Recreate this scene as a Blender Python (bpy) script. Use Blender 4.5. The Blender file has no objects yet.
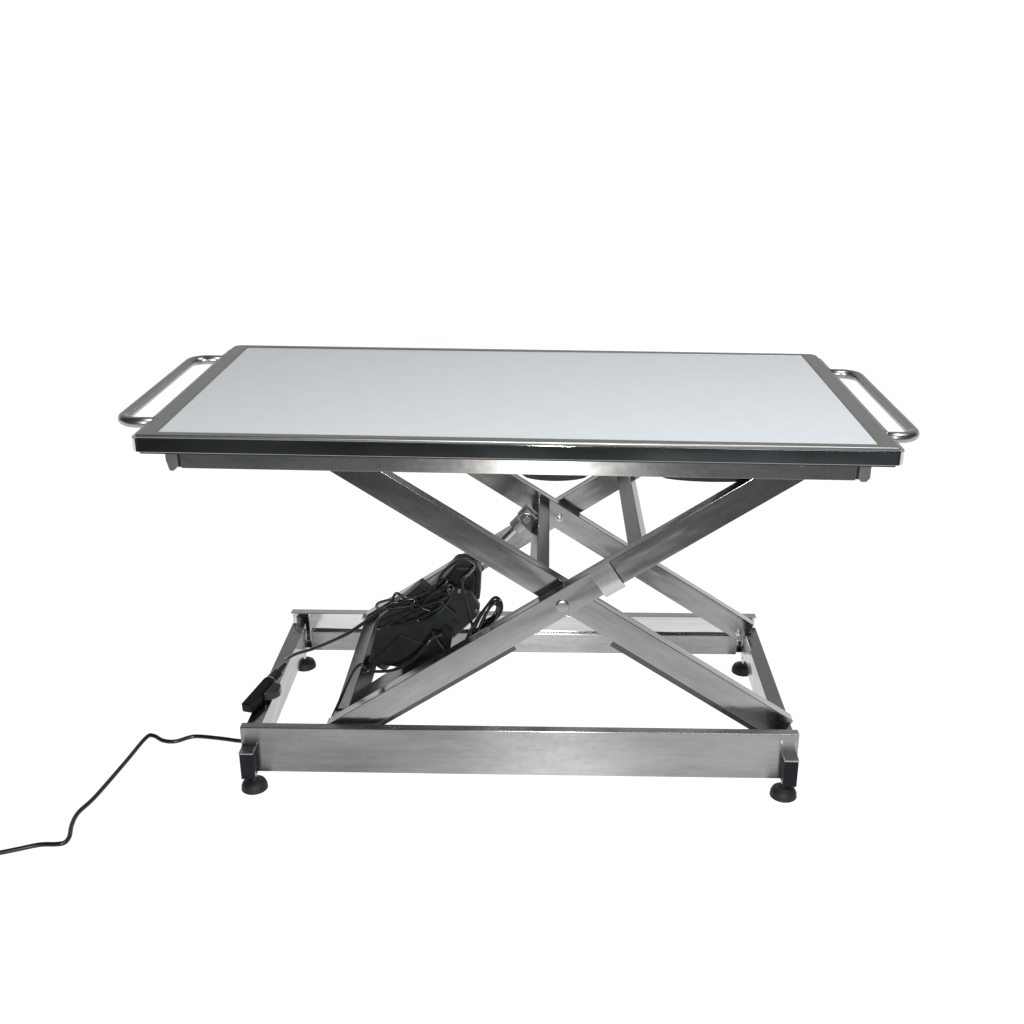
import bpy, bmesh, math, random
from mathutils import Vector, Matrix
random.seed(4)
sc = bpy.context.scene
COL = sc.collection
R = math.radians

# ------------------------------------------------------------------ materials
def new_mat(name):
    m = bpy.data.materials.new(name); m.use_nodes = True
    nt = m.node_tree; nt.nodes.clear()
    out = nt.nodes.new('ShaderNodeOutputMaterial')
    b = nt.nodes.new('ShaderNodeBsdfPrincipled')
    nt.links.new(b.outputs[0], out.inputs[0])
    return m, nt, b

def steel(name, base, rough, aniso=0.0, brush=1.0, wear=0.35, tint=(1, 1, .99), wave=0.0):
    """brushed stainless steel, grain along the object's own x axis"""
    m, nt, b = new_mat(name); N = nt.nodes; L = nt.links
    b.inputs['Metallic'].default_value = 1
    tc = N.new('ShaderNodeTexCoord')
    mp = N.new('ShaderNodeMapping'); mp.inputs['Scale'].default_value = (5, 700, 700)
    L.new(tc.outputs['Object'], mp.inputs[0])
    grain = N.new('ShaderNodeTexNoise'); grain.inputs['Scale'].default_value = 1
    grain.inputs['Detail'].default_value = 3; L.new(mp.outputs[0], grain.inputs[0])
    cloud = N.new('ShaderNodeTexNoise'); cloud.inputs['Scale'].default_value = 6
    cloud.inputs['Detail'].default_value = 6; cloud.inputs['Roughness'].default_value = .65
    mc = N.new('ShaderNodeMapping'); mc.inputs['Scale'].default_value = (.3, 1.3, 1.3)
    L.new(tc.outputs['Object'], mc.inputs[0]); L.new(mc.outputs[0], cloud.inputs[0])
    fine = N.new('ShaderNodeTexNoise'); fine.inputs['Scale'].default_value = 90
    fine.inputs['Detail'].default_value = 4; L.new(tc.outputs['Object'], fine.inputs[0])
    # base colour: small variation from grain and wear
    r1 = N.new('ShaderNodeMapRange'); L.new(cloud.outputs[0], r1.inputs[0])
    r1.inputs[1].default_value = .3; r1.inputs[2].default_value = .7
    r1.inputs[3].default_value = 1 - wear * .5; r1.inputs[4].default_value = 1 + wear * .5
    r2 = N.new('ShaderNodeMapRange'); L.new(grain.outputs[0], r2.inputs[0])
    r2.inputs[1].default_value = .25; r2.inputs[2].default_value = .75
    r2.inputs[3].default_value = 1 - .18 * brush; r2.inputs[4].default_value = 1 + .18 * brush
    mu = N.new('ShaderNodeMath'); mu.operation = 'MULTIPLY'
    L.new(r1.outputs[0], mu.inputs[0]); L.new(r2.outputs[0], mu.inputs[1])
    vm = N.new('ShaderNodeVectorMath'); vm.operation = 'SCALE'
    vm.inputs[0].default_value = (base * tint[0], base * tint[1], base * tint[2])
    L.new(mu.outputs[0], vm.inputs['Scale']); L.new(vm.outputs[0], b.inputs['Base Color'])
    # roughness
    rr = N.new('ShaderNodeMapRange'); L.new(fine.outputs[0], rr.inputs[0])
    rr.inputs[1].default_value = .3; rr.inputs[2].default_value = .7
    rr.inputs[3].default_value = rough * .95; rr.inputs[4].default_value = rough * 1.06
    L.new(rr.outputs[0], b.inputs['Roughness'])
    if aniso:
        b.inputs['Anisotropic'].default_value = aniso
        tg = N.new('ShaderNodeTangent'); tg.direction_type = 'RADIAL'; tg.axis = 'X'
        L.new(tg.outputs[0], b.inputs['Tangent'])
        b.inputs['Anisotropic Rotation'].default_value = ANROT
    bp = N.new('ShaderNodeBump'); bp.inputs['Strength'].default_value = .008 * brush
    bp.inputs['Distance'].default_value = .001; L.new(grain.outputs[0], bp.inputs['Height'])
    last = bp
    if wave:
        wv = N.new('ShaderNodeTexNoise'); wv.inputs['Scale'].default_value = 11
        wv.inputs['Detail'].default_value = 2.5; mw = N.new('ShaderNodeMapping'); mw.inputs['Scale'].default_value = (.3, 1, 1)
        L.new(tc.outputs['Object'], mw.inputs[0]); L.new(mw.outputs[0], wv.inputs[0])
        b2 = N.new('ShaderNodeBump'); b2.inputs['Strength'].default_value = wave
        b2.inputs['Distance'].default_value = .01; L.new(wv.outputs[0], b2.inputs['Height'])
        L.new(bp.outputs[0], b2.inputs['Normal']); last = b2
    L.new(last.outputs[0], b.inputs['Normal'])
    return m

ANROT = 0.0
M = {}
M['steel'] = steel('brushed_steel', .30, .28, aniso=.93, wave=.2, wear=.7, brush=.55)
M['arm'] = steel('brushed_steel_arm', .30, .18, aniso=.4, wave=.5, wear=.7, brush=.5)
M['inner'] = steel('polished_steel_inside', .27, .15, aniso=.2, wave=.8, wear=.5, brush=.5)
M['sleeve'] = steel('polished_sleeve', .50, .27, aniso=.3, wave=.5, wear=.5, brush=.5)
M['crosstube'] = steel('dull_steel_tube', .19, .30, wave=.15, wear=.4, brush=.5)
M['rearweb'] = steel('polished_steel_rear', .56, .12, aniso=.2, wave=.6, wear=.5, brush=.5)
M['frame'] = steel('satin_steel_frame', .30, .38, brush=.5, wear=.12)
M['polish'] = steel('polished_steel', .55, .06, brush=.25, wear=.3, wave=.06)
M['tube'] = steel('satin_tube', .36, .33, brush=.3, wear=.2)
M['bright'] = steel('bright_zinc', .52, .22, brush=.3, wear=.3, wave=.2)
M['darkedge'] = steel('dark_steel', .10, .35, brush=.5)  # also used for the shadow strips below the front arms

def plastic(name, col, rough, bump=.1, scale=300, spec=.5):
    m, nt, b = new_mat(name); N = nt.nodes; L = nt.links
    tc = N.new('ShaderNodeTexCoord')
    n = N.new('ShaderNodeTexNoise'); n.inputs['Scale'].default_value = 25; n.inputs['Detail'].default_value = 5
    L.new(tc.outputs['Object'], n.inputs[0])
    mr = N.new('ShaderNodeMapRange'); L.new(n.outputs[0], mr.inputs[0])
    mr.inputs[1].default_value = .3; mr.inputs[2].default_value = .7
    mr.inputs[3].default_value = .75; mr.inputs[4].default_value = 1.3
    vm = N.new('ShaderNodeVectorMath'); vm.operation = 'SCALE'; vm.inputs[0].default_value = col
    L.new(mr.outputs[0], vm.inputs['Scale']); L.new(vm.outputs[0], b.inputs['Base Color'])
    r = N.new('ShaderNodeMapRange'); L.new(n.outputs[0], r.inputs[0])
    r.inputs[3].default_value = rough * .8; r.inputs[4].default_value = rough * 1.2
    L.new(r.outputs[0], b.inputs['Roughness'])
    b.inputs['Specular IOR Level'].default_value = spec
    f = N.new('ShaderNodeTexNoise'); f.inputs['Scale'].default_value = scale; L.new(tc.outputs['Object'], f.inputs[0])
    bp = N.new('ShaderNodeBump'); bp.inputs['Strength'].default_value = bump; bp.inputs['Distance'].default_value = .0006
    L.new(f.outputs[0], bp.inputs['Height']); L.new(bp.outputs[0], b.inputs['Normal'])
    return m
M['black'] = plastic('black_plastic', (.008, .009, .010), .5, bump=.25, spec=.2)
M['matte'] = plastic('black_matte_plastic', (.010, .013, .0135), .5, bump=.3, spec=.3)
M['rubber'] = plastic('black_rubber', (.009, .0105, .013), .55, bump=.3, spec=.3)
M['cap'] = plastic('black_end_cap', (.005, .0065, .009), .5, bump=.15, spec=.15)
M['cable'] = plastic('cable_rubber', (.006, .0065, .007), .28, bump=.05)
M['panel'] = plastic('white_panel', (.72, .76, .785), .30, bump=.02, scale=120, spec=.25)
# keep the panel almost even
for n in M['panel'].node_tree.nodes:
    if n.type == 'MAP_RANGE' and abs(n.inputs[3].default_value - .75) < 1e-4:
        n.inputs[3].default_value = .985; n.inputs[4].default_value = 1.015

# ------------------------------------------------------------------ mesh helpers
def link(o, parent=None):
    COL.objects.link(o)
    if parent is not None: o.parent = parent
    return o

def obj(name, bm, mat, parent=None, loc=(0, 0, 0), rot=(0, 0, 0), bevel=.0012, smooth=False, seg=2):
    bmesh.ops.recalc_face_normals(bm, faces=bm.faces)
    me = bpy.data.meshes.new(name); bm.to_mesh(me); bm.free()
    for m in (mat if isinstance(mat, (list, tuple)) else [mat]): me.materials.append(m)
    o = bpy.data.objects.new(name, me); link(o, parent)
    o.location = loc; o.rotation_euler = rot
    if smooth:
        for p in me.polygons: p.use_smooth = True
    if bevel:
        b = o.modifiers.new('bevel', 'BEVEL'); b.width = bevel; b.segments = seg
        b.limit_method = 'ANGLE'; b.angle_limit = R(40)
        for p in me.polygons: p.use_smooth = True
        b.harden_normals = True
    return o

def empty(name, loc=(0, 0, 0), rot=(0, 0, 0), parent=None):
    o = bpy.data.objects.new(name, None); o.empty_display_size = .05
    link(o, parent); o.location = loc; o.rotation_euler = rot
    return o

def tag(o, label, cat, group=None):
    o['label'] = label; o['category'] = cat
    if group: o['group'] = group
    return o

def box(bm, x0, x1, y0, y1, z0, z1):
    v = [bm.verts.new((x, y, z)) for x in (x0, x1) for y in (y0, y1) for z in (z0, z1)]
    for f in ((0, 1, 3, 2), (4, 6, 7, 5), (0, 4, 5, 1), (2, 3, 7, 6), (0, 2, 6, 4), (1, 5, 7, 3)):
        bm.faces.new([v[i] for i in f])
    return bm

def B(*a):
    return box(bmesh.new(), *a)

def prism(bm, poly, axis, a0, a1):
    """extrude a 2-D polygon along axis ('x': poly in y,z  'y': poly in x,z  'z': poly in x,y)"""
    def p3(p, a):
        return (a, p[0], p[1]) if axis == 'x' else (p[0], a, p[1]) if axis == 'y' else (p[0], p[1], a)
    A = [bm.verts.new(p3(p, a0)) for p in poly]; C = [bm.verts.new(p3(p, a1)) for p in poly]
    n = len(poly)
    bm.faces.new(A[::-1]); bm.faces.new(C)
    for i in range(n):
        bm.faces.new((A[i], A[(i + 1) % n], C[(i + 1) % n], C[i]))
    return bm

def cyl(bm, r, p0, p1, n=24, r1=None):
    p0 = Vector(p0); p1 = Vector(p1); d = (p1 - p0).normalized()
    u = d.orthogonal().normalized(); w = d.cross(u); r1 = r if r1 is None else r1
    a = [bm.verts.new(p0 + (u * math.cos(t) + w * math.sin(t)) * r) for t in [2 * math.pi * i / n for i in range(n)]]
    c = [bm.verts.new(p1 + (u * math.cos(t) + w * math.sin(t)) * r1) for t in [2 * math.pi * i / n for i in range(n)]]
    bm.faces.new(a[::-1]); bm.faces.new(c)
    for i in range(n): bm.faces.new((a[i], a[(i + 1) % n], c[(i + 1) % n], c[i]))
    return bm

def lathe(bm, prof, n=32, c=(0, 0, 0)):
    rings = []
    for r, z in prof:
        rings.append([bm.verts.new((c[0] + r * math.cos(2 * math.pi * i / n), c[1] + r * math.sin(2 * math.pi * i / n), c[2] + z)) for i in range(n)])
    for a, b in zip(rings, rings[1:]):
        for i in range(n): bm.faces.new((a[i], a[(i + 1) % n], b[(i + 1) % n], b[i]))
    bm.faces.new(rings[0][::-1]); bm.faces.new(rings[-1])
    return bm

def spline(pts, k=8):
    pts = [Vector(p) for p in pts]
    P = [pts[0] * 2 - pts[1]] + pts + [pts[-1] * 2 - pts[-2]]
    out = []
    for i in range(1, len(P) - 2):
        a, b, c, d = P[i - 1:i + 3]
        for j in range(k):
            t = j / k
            out.append(.5 * ((2 * b) + (c - a) * t + (2 * a - 5 * b + 4 * c - d) * t * t + (3 * b - a - 3 * c + d) * t ** 3))
    out.append(pts[-1])
    return out

def tube(bm, pts, r, n=12):
    pts = [Vector(p) for p in pts]
    T = [(pts[min(i + 1, len(pts) - 1)] - pts[max(i - 1, 0)]).normalized() for i in range(len(pts))]
    u = T[0].orthogonal().normalized(); rings = []
    for p, t in zip(pts, T):
        u = (u - t * u.dot(t)).normalized(); w = t.cross(u)
        rings.append([bm.verts.new(p + (u * math.cos(2 * math.pi * i / n) + w * math.sin(2 * math.pi * i / n)) * r) for i in range(n)])
    for a, b in zip(rings, rings[1:]):
        for i in range(n): bm.faces.new((a[i], a[(i + 1) % n], b[(i + 1) % n], b[i]))
    bm.faces.new(rings[0][::-1]); bm.faces.new(rings[-1])
    return bm

def fillet(pts, rad, k=8):
    """round the inner corners of a 3-D polyline"""
    pts = [Vector(p) for p in pts]; out = [pts[0]]
    for a, b, c in zip(pts, pts[1:], pts[2:]):
        d0 = (a - b).normalized(); d1 = (c - b).normalized()
        ang = d0.angle(d1); t = rad / math.tan(ang / 2)
        p0 = b + d0 * t; p1 = b + d1 * t
        cen = b + (d0 + d1).normalized() * (rad / math.sin(ang / 2))
        v0 = p0 - cen; v1 = p1 - cen; th = v0.angle(v1)
        for j in range(k + 1):
            s = j / k
            out.append(cen + (v0 * math.sin((1 - s) * th) + v1 * math.sin(s * th)) / math.sin(th))
    out.append(pts[-1])
    return out

def copy_tree(o, parent=None):
    c = o.copy(); COL.objects.link(c)
    if parent is not None: c.parent = parent
    for ch in list(o.children): copy_tree(ch, c)
    return c

# ------------------------------------------------------------------ setting
m, nt, b = new_mat('backlit_white_floor')           # made-up milky sheet, lit through from below so no shadows show
nt.nodes.remove(b)
tr = nt.nodes.new('ShaderNodeBsdfTranslucent'); tr.inputs[0].default_value = (.96, .96, .96, 1)
nt.links.new(tr.outputs[0], nt.nodes['Material Output'].inputs[0])
M['floor'] = m
bm = bmesh.new()
bm.faces.new([bm.verts.new(v) for v in ((-9, -1.25, 0), (9, -1.25, 0), (9, 30, 0), (-9, 30, 0))])
fl = obj('floor', bm, M['floor'], bevel=0); fl['kind'] = 'structure'
M['dark_floor'] = plastic('dark_floor', (.044, .052, .056), .8, bump=.1)
_nt = M['dark_floor'].node_tree
for _n in _nt.nodes:
    if _n.type == 'TEX_NOISE' and _n.inputs['Scale'].default_value == 25: _n.inputs['Scale'].default_value = 1.1
    if _n.type == 'MAP_RANGE' and abs(_n.inputs[3].default_value - .75) < 1e-4:
        _n.inputs[3].default_value = .1; _n.inputs[4].default_value = 3.2
gr = obj('unseen_ground', B(-14, 14, -16, -1.252, -.06, -.006), M['dark_floor'], bevel=0); gr['kind'] = 'structure'  # unseen dark floor added in front so the rim reflects dark

# ------------------------------------------------------------------ the table
table = tag(empty('lift_table'), 'stainless steel scissor lift table with a glossy white top and two side handles', 'lift table')
H = .718; L2 = .625; W2 = .3255; T = .031
top_rot = (0, R(.75), 0)

# --- table top (everything above the scissors tilts with it)
bm = bmesh.new()
def rounded(x0, x1, y0, y1, rf, rb, k=6):
    pts = []
    for cx, cy, r, a0 in ((x1 - rf, y0 + rf, rf, -90), (x1 - rb, y1 - rb, rb, 0), (x0 + rb, y1 - rb, rb, 90), (x0 + rf, y0 + rf, rf, 180)):
        for j in range(k + 1):
            a = R(a0 + 90 * j / k); pts.append((cx + r * math.cos(a), cy + r * math.sin(a)))
    return pts
def ring(bm, outer, inner, z0, z1):
    n = len(outer)
    V = [[bm.verts.new((x, y, z)) for x, y in pl] for pl, z in ((outer, z1), (inner, z1), (outer, z0), (inner, z0))]
    for i in range(n):
        j = (i + 1) % n
        bm.faces.new((V[0][i], V[0][j], V[1][j], V[1][i])); bm.faces.new((V[2][i], V[3][i], V[3][j], V[2][j]))
        bm.faces.new((V[0][i], V[2][i], V[2][j], V[0][j])); bm.faces.new((V[1][i], V[1][j], V[3][j], V[3][i]))
outer = rounded(-L2, L2, -W2, W2, .004, .016)
inner = rounded(-L2 + .032, L2 - .032, -W2 + .0185, W2 - .0185, .0015, .0015)
ring(bm, outer, inner, -.0065, 0)
top = obj('table_frame', bm, M['frame'], table, (0, 0, H), top_rot, bevel=.0028, seg=3)
bm = bmesh.new()
outer2 = rounded(-L2 - .010, L2 + .010, -W2 + .0006, W2 - .0006, .015, .018)
inner2 = rounded(-L2 + .006, L2 - .006, -W2 + .006, W2 - .006, .002, .010)
ring(bm, outer2, inner2, -T, -.0068)
obj('rim', bm, M['polish'], top, bevel=.001)
bm = bmesh.new(); box(bm, -L2 + .0325, L2 - .0325, -W2 + .019, W2 - .019, -.022, -.0012)
obj('panel', bm, M['panel'], top, bevel=.0006)
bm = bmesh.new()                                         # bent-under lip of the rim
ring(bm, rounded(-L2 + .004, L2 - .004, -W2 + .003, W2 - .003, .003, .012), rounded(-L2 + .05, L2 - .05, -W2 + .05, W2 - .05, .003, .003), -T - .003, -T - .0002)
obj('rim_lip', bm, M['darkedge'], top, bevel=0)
for s, ya, yb in ((-1, -.215, .240), (1, -.226, .206)):
    ex = L2 + (.067 if s < 0 else .058)
    path = fillet([(s * (L2 - .003), ya, -.013), (s * ex, ya, -.013), (s * ex, yb, -.013), (s * (L2 - .003), yb, -.013)], .032)
    h = obj('handle', tube(bmesh.new(), path, .0097, 16), M['tube'], top, bevel=0, smooth=True)
    for y in (ya, yb):
        obj('flange', cyl(bmesh.new(), .0125, (s * (L2 - .001), y, -.013), (s * (L2 + .003), y, -.013)), M['tube'], h, bevel=.0008)

# --- sub-frame under the top
def channel(bm, x0, x1, depth, h, t, face=-1):
    """C profile along x: web at y=0, flanges reaching back to y=depth, height h centred on z"""
    a = h / 2
    prism(bm, [(0, -a), (depth, -a), (depth, -a + t), (t, -a + t), (t, a - t), (depth, a - t), (depth, a), (0, a)], 'x', x0, x1)
    return bm
for y, flip in ((-.25, 0), (.25, 1)):
    r = obj('upper_rail', channel(bmesh.new(), -.578, .578, .032, .05, .003), M['steel'], table, (0, y, H - T - .028), (0, R(.75), 0))
    if flip: r.scale = (1, -1, 1)
    for s in (-1, 1):
        bm = bmesh.new()
        prism(bm, [(0, -.0235), (.005, -.029), (.014, -.029), (.02, -.0225), (.02, .025), (0, .025)] if s > 0 else [(-.022, -.012), (-.017, -.031), (-.010, -.032), (-.001, -.0235), (-.001, .025), (-.022, .025)], 'y', .004, .03)
        obj('gap_filler', B(-.0085, .0025, .006, .03, -.0245, .024) if s > 0 else B(-.0025, .0085, .006, .03, -.0245, .024), M['rubber'], r, (s * .584, 0, 0), bevel=0)  # dark filler added so the slot beside the bracket looks black
        obj('end_bracket', bm, M['frame'], r, (s * .584, 0, 0))
    if not flip:
        obj('screw', cyl(bmesh.new(), .0032, (.485, -.0016, .002), (.485, .001, .002), 14), M['bright'], r, bevel=.0006)
for s in (-1, 1):
    obj('upper_cross_rail', B(-.216, .216, -.018, .018, -.02, .02), M['steel'], table, (s * .55, 0, H - T - .0265 - s * .0072), (0, 0, R(90)))
for x0, x1 in ((.008, .128), (.25, .465)):               # dark plates added behind the front rail, imitating leftover shadow
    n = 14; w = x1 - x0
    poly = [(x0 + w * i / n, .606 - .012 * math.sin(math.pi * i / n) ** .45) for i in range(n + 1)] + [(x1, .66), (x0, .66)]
    obj('shade_plate', prism(bmesh.new(), poly, 'y', -.172, -.163), M['rubber'], table, bevel=.002)

# --- scissors
PX, PZ = .08, .378
TH = math.atan(.652)
def arm(y, sgn, z0, h=.0505, x0=-.515, x1=.515, depth=.027):
    a = obj('scissor_arm', channel(bmesh.new(), x0, x1, depth, h, .003), M['arm'], table, (PX, y, z0), (0, sgn * TH, 0), bevel=.0012)
    return a
armB = arm(-.226, -1, .3765)
armA = arm(-.197, 1, .381)
rearA = arm(.197, 1, .379, x1=.502)
rearB = arm(.228, -1, .379)
# pivot cap, washers and bolts
cap = obj('pivot_cap', lathe(bmesh.new(), [(.0125, 0), (.0125, .0012), (.0115, .0024), (.008, .0031), (.0005, .0034)], 28), M['tube'], armB, (0, -.0002, -.004), (R(90), 0, 0), bevel=0, smooth=True)
for o, x, z in ((rearA, 0, 0), (rearA, .486, -.008), (rearA, -.49, 0), (armA, -.49, 0)):
    obj('bolt', lathe(bmesh.new(), [(.0085, 0), (.0085, .0014), (.0055, .0016), (.0055, .005), (.003, .006)], 20), M['bright'], o, (x, -.0002, z), (R(90), 0, 0), bevel=.0004)
# folded cover plate around the front arm
bm = bmesh.new()
prof = [(-.001, .0262), (-.001, -.0275), (.004, -.0285), (.004, -.0312), (-.0022, -.0312), (-.0045, -.029), (-.0072, -.017), (-.0074, -.008), (-.0062, .010), (-.0042, .0262)]
prism(bm, prof, 'x', 0, .041)
obj('cover_plate', bm, M['sleeve'], armB, (.077, 0, 0), bevel=.0008)
# dark strips imitating the shadow of each front arm on the floor behind
obj('shadow_strip', B(.135, .505, .004, .0065, -.037, -.0255), M['darkedge'], armA, bevel=.0005)
obj('shadow_strip', B(-.475, -.12, .004, .0065, -.035, -.0255), M['darkedge'], armB, bevel=.0005)
# cross tubes between front and rear arms, turned with the arm they join
def cross(x, z, sgn, y0, y1, w, nm='cross_tube'):
    a = w / 2
    o = obj(nm, B(y0, y1, -a, a, -a, a), M['crosstube'], table, (x, 0, z), (0, sgn * TH, 0), bevel=.002)
    o.rotation_euler = (Matrix.Rotation(sgn * TH, 3, 'Y') @ Matrix.Rotation(R(90), 3, 'Z')).to_euler()
    return o
tubeA = cross(.040, .405, 1, -.172, .196, .028)
tubeB = cross(.222, .462, -1, -.200, .226, .030)
tubeL = cross(-.335, .098, -1, -.200, .226, .040)
for y0, y1 in ((-.235, -.150), (.205, .237)):
    obj('axle', cyl(bmesh.new(), .006, (.490, y0, .092), (.490, y1, .092)), M['tube'], table, bevel=.0006)
obj('axle', cyl(bmesh.new(), .006, (-.352, -.235, .072), (-.352, .235, .072)), M['bright'], table, bevel=.0006)
obj('axle', cyl(bmesh.new(), .006, (.488, -.215, .648), (.488, .225, .648)), M['bright'], table, bevel=.0006)
obj('axle', cyl(bmesh.new(), .006, (-.33, -.19, .648), (-.33, .222, .648)), M['bright'], table, bevel=.0006)
obj('axle', cyl(bmesh.new(), .007, (PX, -.199, PZ - .003), (PX, -.17, PZ - .003)), M['darkedge'], table, bevel=.0006)
# mounting plate of the lift motor, sloping between the cross tube and the arm
obj('mount_plate', B(-.06, .205, -.165, -.03, -.003, 0), M['frame'], table, (-.30, 0, .105), (0, -R(36), 0))

# --- base
ZT, ZB = .123, .026
bm = bmesh.new()
prism(bm, [(-.247, ZB), (-.244, ZB), (-.244, ZT - .003), (-.2285, ZT - .003), (-.2285, ZT), (-.247, ZT)], 'x', -.525, .527)
front = obj('base_rail', bm, M['steel'], table, bevel=.0015)
obj('slot_screw', B(.493, .497, -.2485, -.2465, .103, .112), M['bright'], front, rot=(0, 0, 0), bevel=.0006)
bm = bmesh.new()
prism(bm, [(.256, ZB), (.259, ZB), (.259, ZT + .002), (.238, ZT + .002), (.238, ZT - .001), (.256, ZT - .001)], 'x', -.530, .527)
rear = obj('base_rail', bm, M['rearweb'], table, bevel=.0012)
obj('track', B(-.4885, .4885, .246, .2555, ZB, .074), M['steel'], rear, bevel=.0015)
for s in (-1, 1):
    bm = B(-.2275, .2375, -.015, .015, .034, .1005)
    obj('side_rail', bm, M['inner'], table, (s * .5115, 0, 0), (0, 0, R(90)), bevel=.0015)
for s in (-1, 1):
    for yy, dy in ((-.2435, 1),):
        pts = [(s * .4962, yy + dy * .001, .038 + .0035 * i) for i in range(17)]
        bm = tube(bmesh.new(), [(x + random.uniform(-.0006, .0006), y + random.uniform(-.0005, .0005), z) for x, y, z in pts], .0024, 8)
        obj('weld_seam', bm, M['tube'], table, bevel=0, smooth=True)
def foot(x, y, post):
    f = obj('foot', lathe(bmesh.new(), [(.023, 0), (.0252, .0015), (.0252, .003), (.0246, .0036), (.0246, .009), (.0215, .0155), (.0185, .0175), (.0105, .0205), (.006, .0215)], 32), M['rubber'], table, (x, y, 0), bevel=0, smooth=True)
    obj('stem', cyl(bmesh.new(), .005, (0, 0, .02), (0, 0, .036), 16), M['bright'], f, bevel=0)
    if post:
        px = post
        obj('foot_block', B(px - .013, px + .013, -.0095, .0165, .0255, .0805), M['cap'], f, bevel=.0012)
        obj('foot_plate', B(px - .0138, px + .0138, -.0105, .0165, .0806, .0835), M['tube'], f, bevel=.0008)
    return f
foot(-.502, -.264, -.0085); foot(.5025, -.264, .0085)
foot(-.500, .2135, 0); foot(.5, .2135, 0)

# --- electric lift motor between base and cross tube
AX = Vector((.685, 0, .729)); AY = .06
rotA = (0, -R(46.8), 0)
mot = obj('lift_motor', cyl(bmesh.new(), .023, (-.30, 0, 0), (.0, 0, 0), 32), M['black'], table, (-.099, AY, .317), rotA, bevel=.002)
obj('rod', cyl(bmesh.new(), .0078, (0, 0, 0), (.155, 0, 0), 20), M['bright'], mot, bevel=.0006)
obj('rod_collar', cyl(bmesh.new(), .017, (.0, 0, 0), (.016, 0, 0), 28), M['black'], mot, bevel=.001)
bm = cyl(bmesh.new(), .016, (.128, 0, 0), (.152, 0, 0), 20)
box(bm, .15, .178, -.017, -.011, -.015, .015); box(bm, .15, .178, .011, .017, -.015, .015)
clev = obj('clevis', bm, M['tube'], mot, bevel=.001)
obj('clevis_bolt', cyl(bmesh.new(), .0075, (.164, -.024, 0), (.164, .022, 0), 6), M['bright'], clev, bevel=.0008)
obj('clevis_bracket', prism(bmesh.new(), [(.148, -.028), (.150, .002), (.156, .012), (.171, .012), (.178, .002), (.172, -.028)], 'y', -.021, -.0178), M['arm'], mot, bevel=.0008)
obj('clevis_bracket', prism(bmesh.new(), [(.148, -.028), (.150, .002), (.156, .012), (.171, .012), (.178, .002), (.172, -.028)], 'y', .0178, .021), M['arm'], mot, bevel=.0008)
# motor housing: bulky gearbox in front of the tube
bm = prism(bmesh.new(), [(-.235, .024), (-.03, .031), (.012, .034), (.034, .010), (.024, -.012), (-.022, -.048), (-.07, -.052), (-.20, -.046), (-.235, -.02)], 'y', -.085, -.014)
obj('motor_housing', bm, M['black'], mot, (.0, 0, .018), bevel=.008, seg=3)
bm = prism(bmesh.new(), [(-.17, -.062), (-.17, .0), (-.05, .012), (-.008, .006), (.002, -.016), (-.012, -.058), (-.03, -.066)], 'y', -.112, -.0853)
obj('motor_cover', bm, M['matte'], mot, (0, 0, .018), bevel=.005, seg=2)
for a, b_ in ((-.16, -.054), (-.02, -.055), (-.012, -.002), (-.155, -.008)):
    obj('cover_screw', cyl(bmesh.new(), .0036, (a, -.1135, b_), (a, -.1115, b_), 12), M['tube'], mot, (0, 0, .018), bevel=.0005)
for k in range(4):
    obj('cooling_rib', B(-.13 + k * .02, -.122 + k * .02, -.1145, -.1118, -.05, -.012), M['black'], mot, (0, 0, .018), bevel=.0006)
obj('end_cap', prism(bmesh.new(), [(.0345, .008), (.0245, -.010), (-.0215, -.0465), (-.012, -.054), (.033, -.016), (.043, .006)], 'y', -.075, -.024), M['matte'], mot, (0, 0, .018), bevel=.003)
# ------------------------------------------------------------------ loose things on the table
ad = empty('power_adapter', (-.096, -.06, .37), rotA)
tag(ad, 'black box shaped power adapter leaning on the lift motor, under the cables', 'power adapter')
bm = prism(bmesh.new(), [(-.09, .050), (-.207, .060), (-.297, .010), (-.258, -.046), (-.09, -.047)], 'y', .0, .034)
obj('case', bm, M['matte'], ad, bevel=.004, seg=3)
bm = prism(bmesh.new(), [(-.199, .007), (-.181, -.0405), (-.247, -.039), (-.279, .009)], 'y', -.0065, -.0002)
obj('cover', bm, M['matte'], ad, bevel=.0016)
for k in range(3):
    obj('lamp', cyl(bmesh.new(), .0018, (-.268 - k * .006, -.001, .0215 - k * .004), (-.268 - k * .006, .003, .0215 - k * .004), 10), M['bright'], ad, bevel=0)
obj('socket', B(-.291, -.277, .008, .026, -.012, .002), M['black'], ad, (0, 0, 0), bevel=.001)

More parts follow.
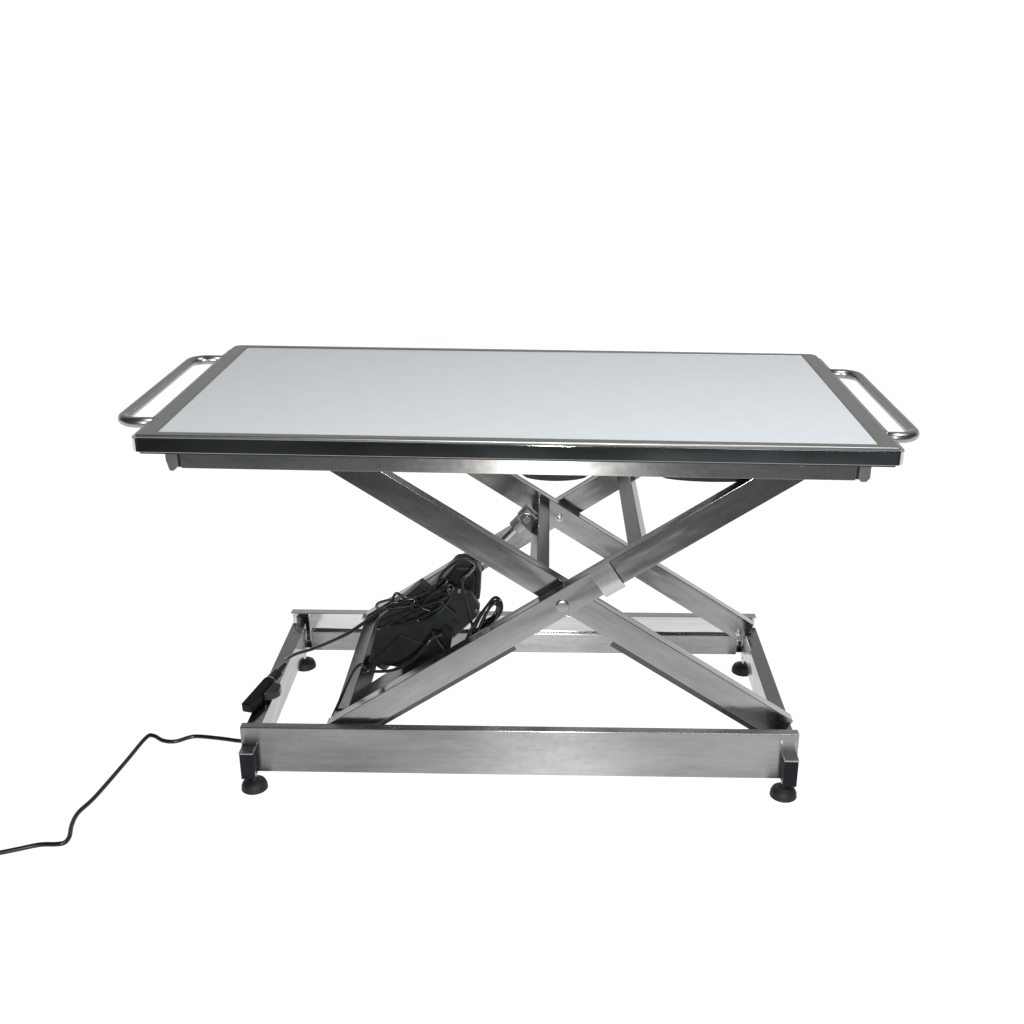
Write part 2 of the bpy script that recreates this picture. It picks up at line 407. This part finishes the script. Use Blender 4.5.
# cable bundle tied over the motor
bun = empty('cable_bundle', (-.19, -.08, .30)); off = Vector((.19, .08, -.30))
tag(bun, 'tied bundle of thin black cable lying across the top of the motor and adapter', 'cable')
def cable(name, pts, r, parent, o=off, k=8):
    return obj(name, tube(bmesh.new(), [p + o for p in spline(pts, k)], r, 10), M['cable'], parent, bevel=0, smooth=True)
loops = [
 [(-.19, -.082, .312), (-.235, -.086, .318), (-.272, -.09, .312), (-.276, -.094, .302), (-.25, -.094, .301), (-.19, -.09, .31), (-.15, -.085, .338), (-.134, -.08, .346), (-.128, -.084, .338), (-.15, -.09, .318), (-.195, -.092, .302)],
 [(-.195, -.09, .302), (-.24, -.096, .284), (-.273, -.1, .270), (-.278, -.1, .262), (-.265, -.1, .26), (-.22, -.094, .289), (-.17, -.088, .322), (-.146, -.083, .34), (-.138, -.086, .33), (-.165, -.092, .30), (-.175, -.092, .296), (-.2, -.092, .307)],
 [(-.2, -.088, .312), (-.165, -.086, .33), (-.14, -.08, .352), (-.15, -.076, .356), (-.19, -.082, .325), (-.243, -.09, .312), (-.24, -.086, .33), (-.225, -.084, .322), (-.2, -.085, .314)]]
for k in range(3):
    lp = []; cx, cz, q = (-.178, .316, .60), (-.165, .326, .78), (-.20, .308, .45)
    cx, cz, q = (cx, cz, q)[k]
    for i in range(17):
        t = 2 * math.pi * i / 16 + k * .9
        a = (.055, .047, .060)[k]; c_ = (.012, .016, .009)[k]
        u, v = a * math.cos(t), c_ * math.sin(t)
        lp.append((cx + u * math.cos(q) - v * math.sin(q), -.097 - .006 * k + .002 * math.sin(t), cz + u * math.sin(q) + v * math.cos(q) - .012))
    loops.append(lp)
for lp in loops: cable('loop', lp, .0026, bun)
cable('tie', [(-.203, -.096, .296), (-.207, -.1, .305), (-.201, -.094, .322), (-.197, -.08, .318), (-.196, -.08, .303), (-.203, -.096, .296)], .0034, bun)
cable('motor_lead', [(-.165, -.086, .335), (-.15, -.082, .369), (-.123, -.08, .394), (-.102, -.08, .400), (-.085, -.084, .39), (-.094, -.09, .376), (-.107, -.094, .365), (-.109, -.094, .346), (-.102, -.094, .318), (-.096, -.094, .285), (-.09, -.094, .262)], .003, bun)

coil = empty('cable_coil', (-.06, -.1, .28)); off2 = Vector((.06, .1, -.28))
tag(coil, 'loose oval coil of black cable hanging beside the motor above the front scissor arm', 'cable')
base = [(-.118, .205), (-.104, .237), (-.087, .276), (-.064, .311), (-.046, .331), (-.034, .324), (-.034, .303), (-.05, .279), (-.078, .262), (-.096, .246), (-.112, .212)]
for k in range(4):
    s = 1 - .13 * k; dy = (-.006, .004, -.012, .010)[k]
    cx, cz = -.07, .275
    pts = [(cx + (x - cx) * s * (1, .9, .8, .72)[k] + .004 * k, -.1 + dy + .003 * math.sin(i * 2 + k), cz + (z - cz) * s + .003 * k) for i, (x, z) in enumerate(base)]
    cable('loop', pts, .0029, coil, off2)
cable('tail', [(-.118, -.1, .205), (-.14, -.118, .215), (-.16, -.13, .255), (-.165, -.125, .268)], .0026, coil, off2)

# inline connector lying on the left base rail
d = Vector((.041, .146, .012)); L_ = d.length
hs = empty('cable_connector', (-.534, -.160, .1005 + .0115))
hs.rotation_euler = d.to_track_quat('X', 'Z').to_euler()
tag(hs, 'black plastic inline connector with thin cable lying on the left base rail', 'connector')
obj('body', B(0, .098, -.0115, .0115, -.0105, .0105), M['cap'], hs, bevel=.004, seg=3)
obj('collar', cyl(bmesh.new(), .0122, (.0985, 0, 0), (.128, 0, 0), 24), M['cable'], hs, bevel=.002)
obj('ring', cyl(bmesh.new(), .0128, (.0955, 0, 0), (.0995, 0, 0), 24), M['tube'], hs, bevel=.0006)
obj('strain_relief', cyl(bmesh.new(), .009, (.1285, 0, 0), (.162, 0, .001), 20, r1=.005), M['cable'], hs, bevel=.001)
obj('lever', prism(bmesh.new(), [(.045, -.0125), (.058, -.030), (.070, -.036), (.086, -.032), (.09, -.012)], 'z', -.012, .008), M['cable'], hs, bevel=.003)
inv = hs.rotation_euler.to_matrix().inverted()
wp = [(-.4885, .0, .136), (-.478, -.015, .148), (-.455, -.03, .166), (-.41, -.055, .193), (-.346, -.08, .235), (-.30, -.088, .27), (-.263, -.089, .297), (-.225, -.088, .316), (-.20, -.086, .318)]
bm = tube(bmesh.new(), [inv @ (p - Vector(hs.location)) for p in spline(wp)], .0035, 10)
obj('cable', bm, M['cable'], hs, bevel=0, smooth=True)

# power cable: droops from the adapter, passes under the base and snakes over the floor
pw = empty('power_cable', (-.28, -.15, .0)); off3 = Vector((.28, .15, 0))
tag(pw, 'black power cable drooping from the adapter and snaking over the floor to the left', 'cable')
pc = [(-.150, -.125, .262), (-.165, -.15, .266), (-.189, -.16, .237), (-.219, -.163, .213), (-.248, -.16, .2), (-.284, -.15, .193), (-.2965, -.15, .2), (-.303, -.15, .2075), (-.312, -.15, .203), (-.326, -.15, .182), (-.35, -.15, .128), (-.3705, -.15, .082), (-.380, -.15, .05), (-.39, -.148, .02), (-.41, -.14, .005), (-.44, -.13, .005), (-.49, -.115, .005), (-.528, -.109, .005),
      (-.569, -.108, .0047), (-.609, -.1, .0047), (-.656, -.093, .0047), (-.676, -.096, .0047), (-.702, -.113, .0047), (-.728, -.110, .0047), (-.752, -.093, .0047), (-.766, -.101, .0047),
      (-.778, -.191, .0047), (-.795, -.306, .0047), (-.808, -.356, .0047), (-.806, -.392, .0047), (-.797, -.427, .0047), (-.799, -.444, .0047), (-.812, -.449, .0047), (-.84, -.451, .0047), (-.871, -.463, .0047), (-.901, -.475, .0047), (-.95, -.492, .0047), (-1.1, -.54, .0047)]
cable('cord', pc[:16], .003, pw, off3)
cable('mains_lead', pc[14:], .0043, pw, off3)
cable('plug', [(-.302, -.149, .193), (-.284, -.149, .191)], .0048, pw, off3, 2)

# ------------------------------------------------------------------ camera
cam = bpy.data.cameras.new('camera'); co = bpy.data.objects.new('camera', cam); COL.objects.link(co)
co.location = (.05402, -2.12037, 1.29009); co.rotation_euler = (1.201196, .004492, .031047)
cam.sensor_width = 36; cam.lens = 1155.71 / 1024 * 36
cam.clip_start = .05; cam.clip_end = 200
sc.camera = co

# ------------------------------------------------------------------ light: made-up white glow behind and below, dark room in front, flash by the camera
w = bpy.data.worlds.new('World'); sc.world = w; w.use_nodes = True
nt = w.node_tree; N = nt.nodes; Lk = nt.links; N.clear()
out = N.new('ShaderNodeOutputWorld'); bg = N.new('ShaderNodeBackground'); Lk.new(bg.outputs[0], out.inputs[0])
tc = N.new('ShaderNodeTexCoord'); sx = N.new('ShaderNodeSeparateXYZ'); Lk.new(tc.outputs['Generated'], sx.inputs[0])
def mr(src, a, b_, c, d_):
    n = N.new('ShaderNodeMapRange'); n.interpolation_type = 'SMOOTHSTEP'
    Lk.new(src, n.inputs[0]); n.inputs[1].default_value = a; n.inputs[2].default_value = b_
    n.inputs[3].default_value = c; n.inputs[4].default_value = d_
    return n.outputs[0]
def ma(op, a, b_):
    n = N.new('ShaderNodeMath'); n.operation = op; Lk.new(a, n.inputs[0]); Lk.new(b_, n.inputs[1]); return n.outputs[0]
band = mr(sx.outputs['Z'], .10, .17, 1, 0)
back = mr(sx.outputs['Y'], .25, .6, 0, 1)
below = mr(sx.outputs['Z'], -.12, -.02, 1, 0)
fac = ma('MAXIMUM', ma('MULTIPLY', band, back), below)
mix = N.new('ShaderNodeMix'); mix.data_type = 'RGBA'
Lk.new(fac, mix.inputs['Factor'])
room = N.new('ShaderNodeMix'); room.data_type = 'RGBA'; Lk.new(back, room.inputs['Factor'])
room.inputs['A'].default_value = (.040, .045, .049, 1); room.inputs['B'].default_value = (.46, .455, .445, 1)
Lk.new(room.outputs['Result'], mix.inputs['A']); mix.inputs['B'].default_value = (1.16, 1.16, 1.16, 1)
Lk.new(mix.outputs['Result'], bg.inputs['Color']); bg.inputs['Strength'].default_value = 1

def area(name, loc, target, size, power, col=(1, 1, 1)):
    l = bpy.data.lights.new(name, 'AREA'); l.shape = 'SQUARE'; l.size = size; l.energy = power; l.color = col
    o = bpy.data.objects.new(name, l); COL.objects.link(o); o.location = loc
    o.rotation_euler = (Vector(target) - Vector(loc)).to_track_quat('-Z', 'Y').to_euler()
    return o
area('flash_lamp', (.07, -2.3, 1.12), (.05, 0, .45), .16, 50, (1, .98, .95))
area('panel_fill', (.95, -.8, 2.9), (0, 0, .7), 1.2, 46, (.97, .99, 1))  # added fill from above that brightens the white panel

vs = sc.view_settings
sc.display_settings.display_device = 'sRGB'
vs.view_transform = 'Standard'; vs.look = 'None'; vs.exposure = 0; vs.gamma = 1; vs.use_curve_mapping = False
sc.cycles.max_bounces = 8; sc.cycles.use_denoising = True
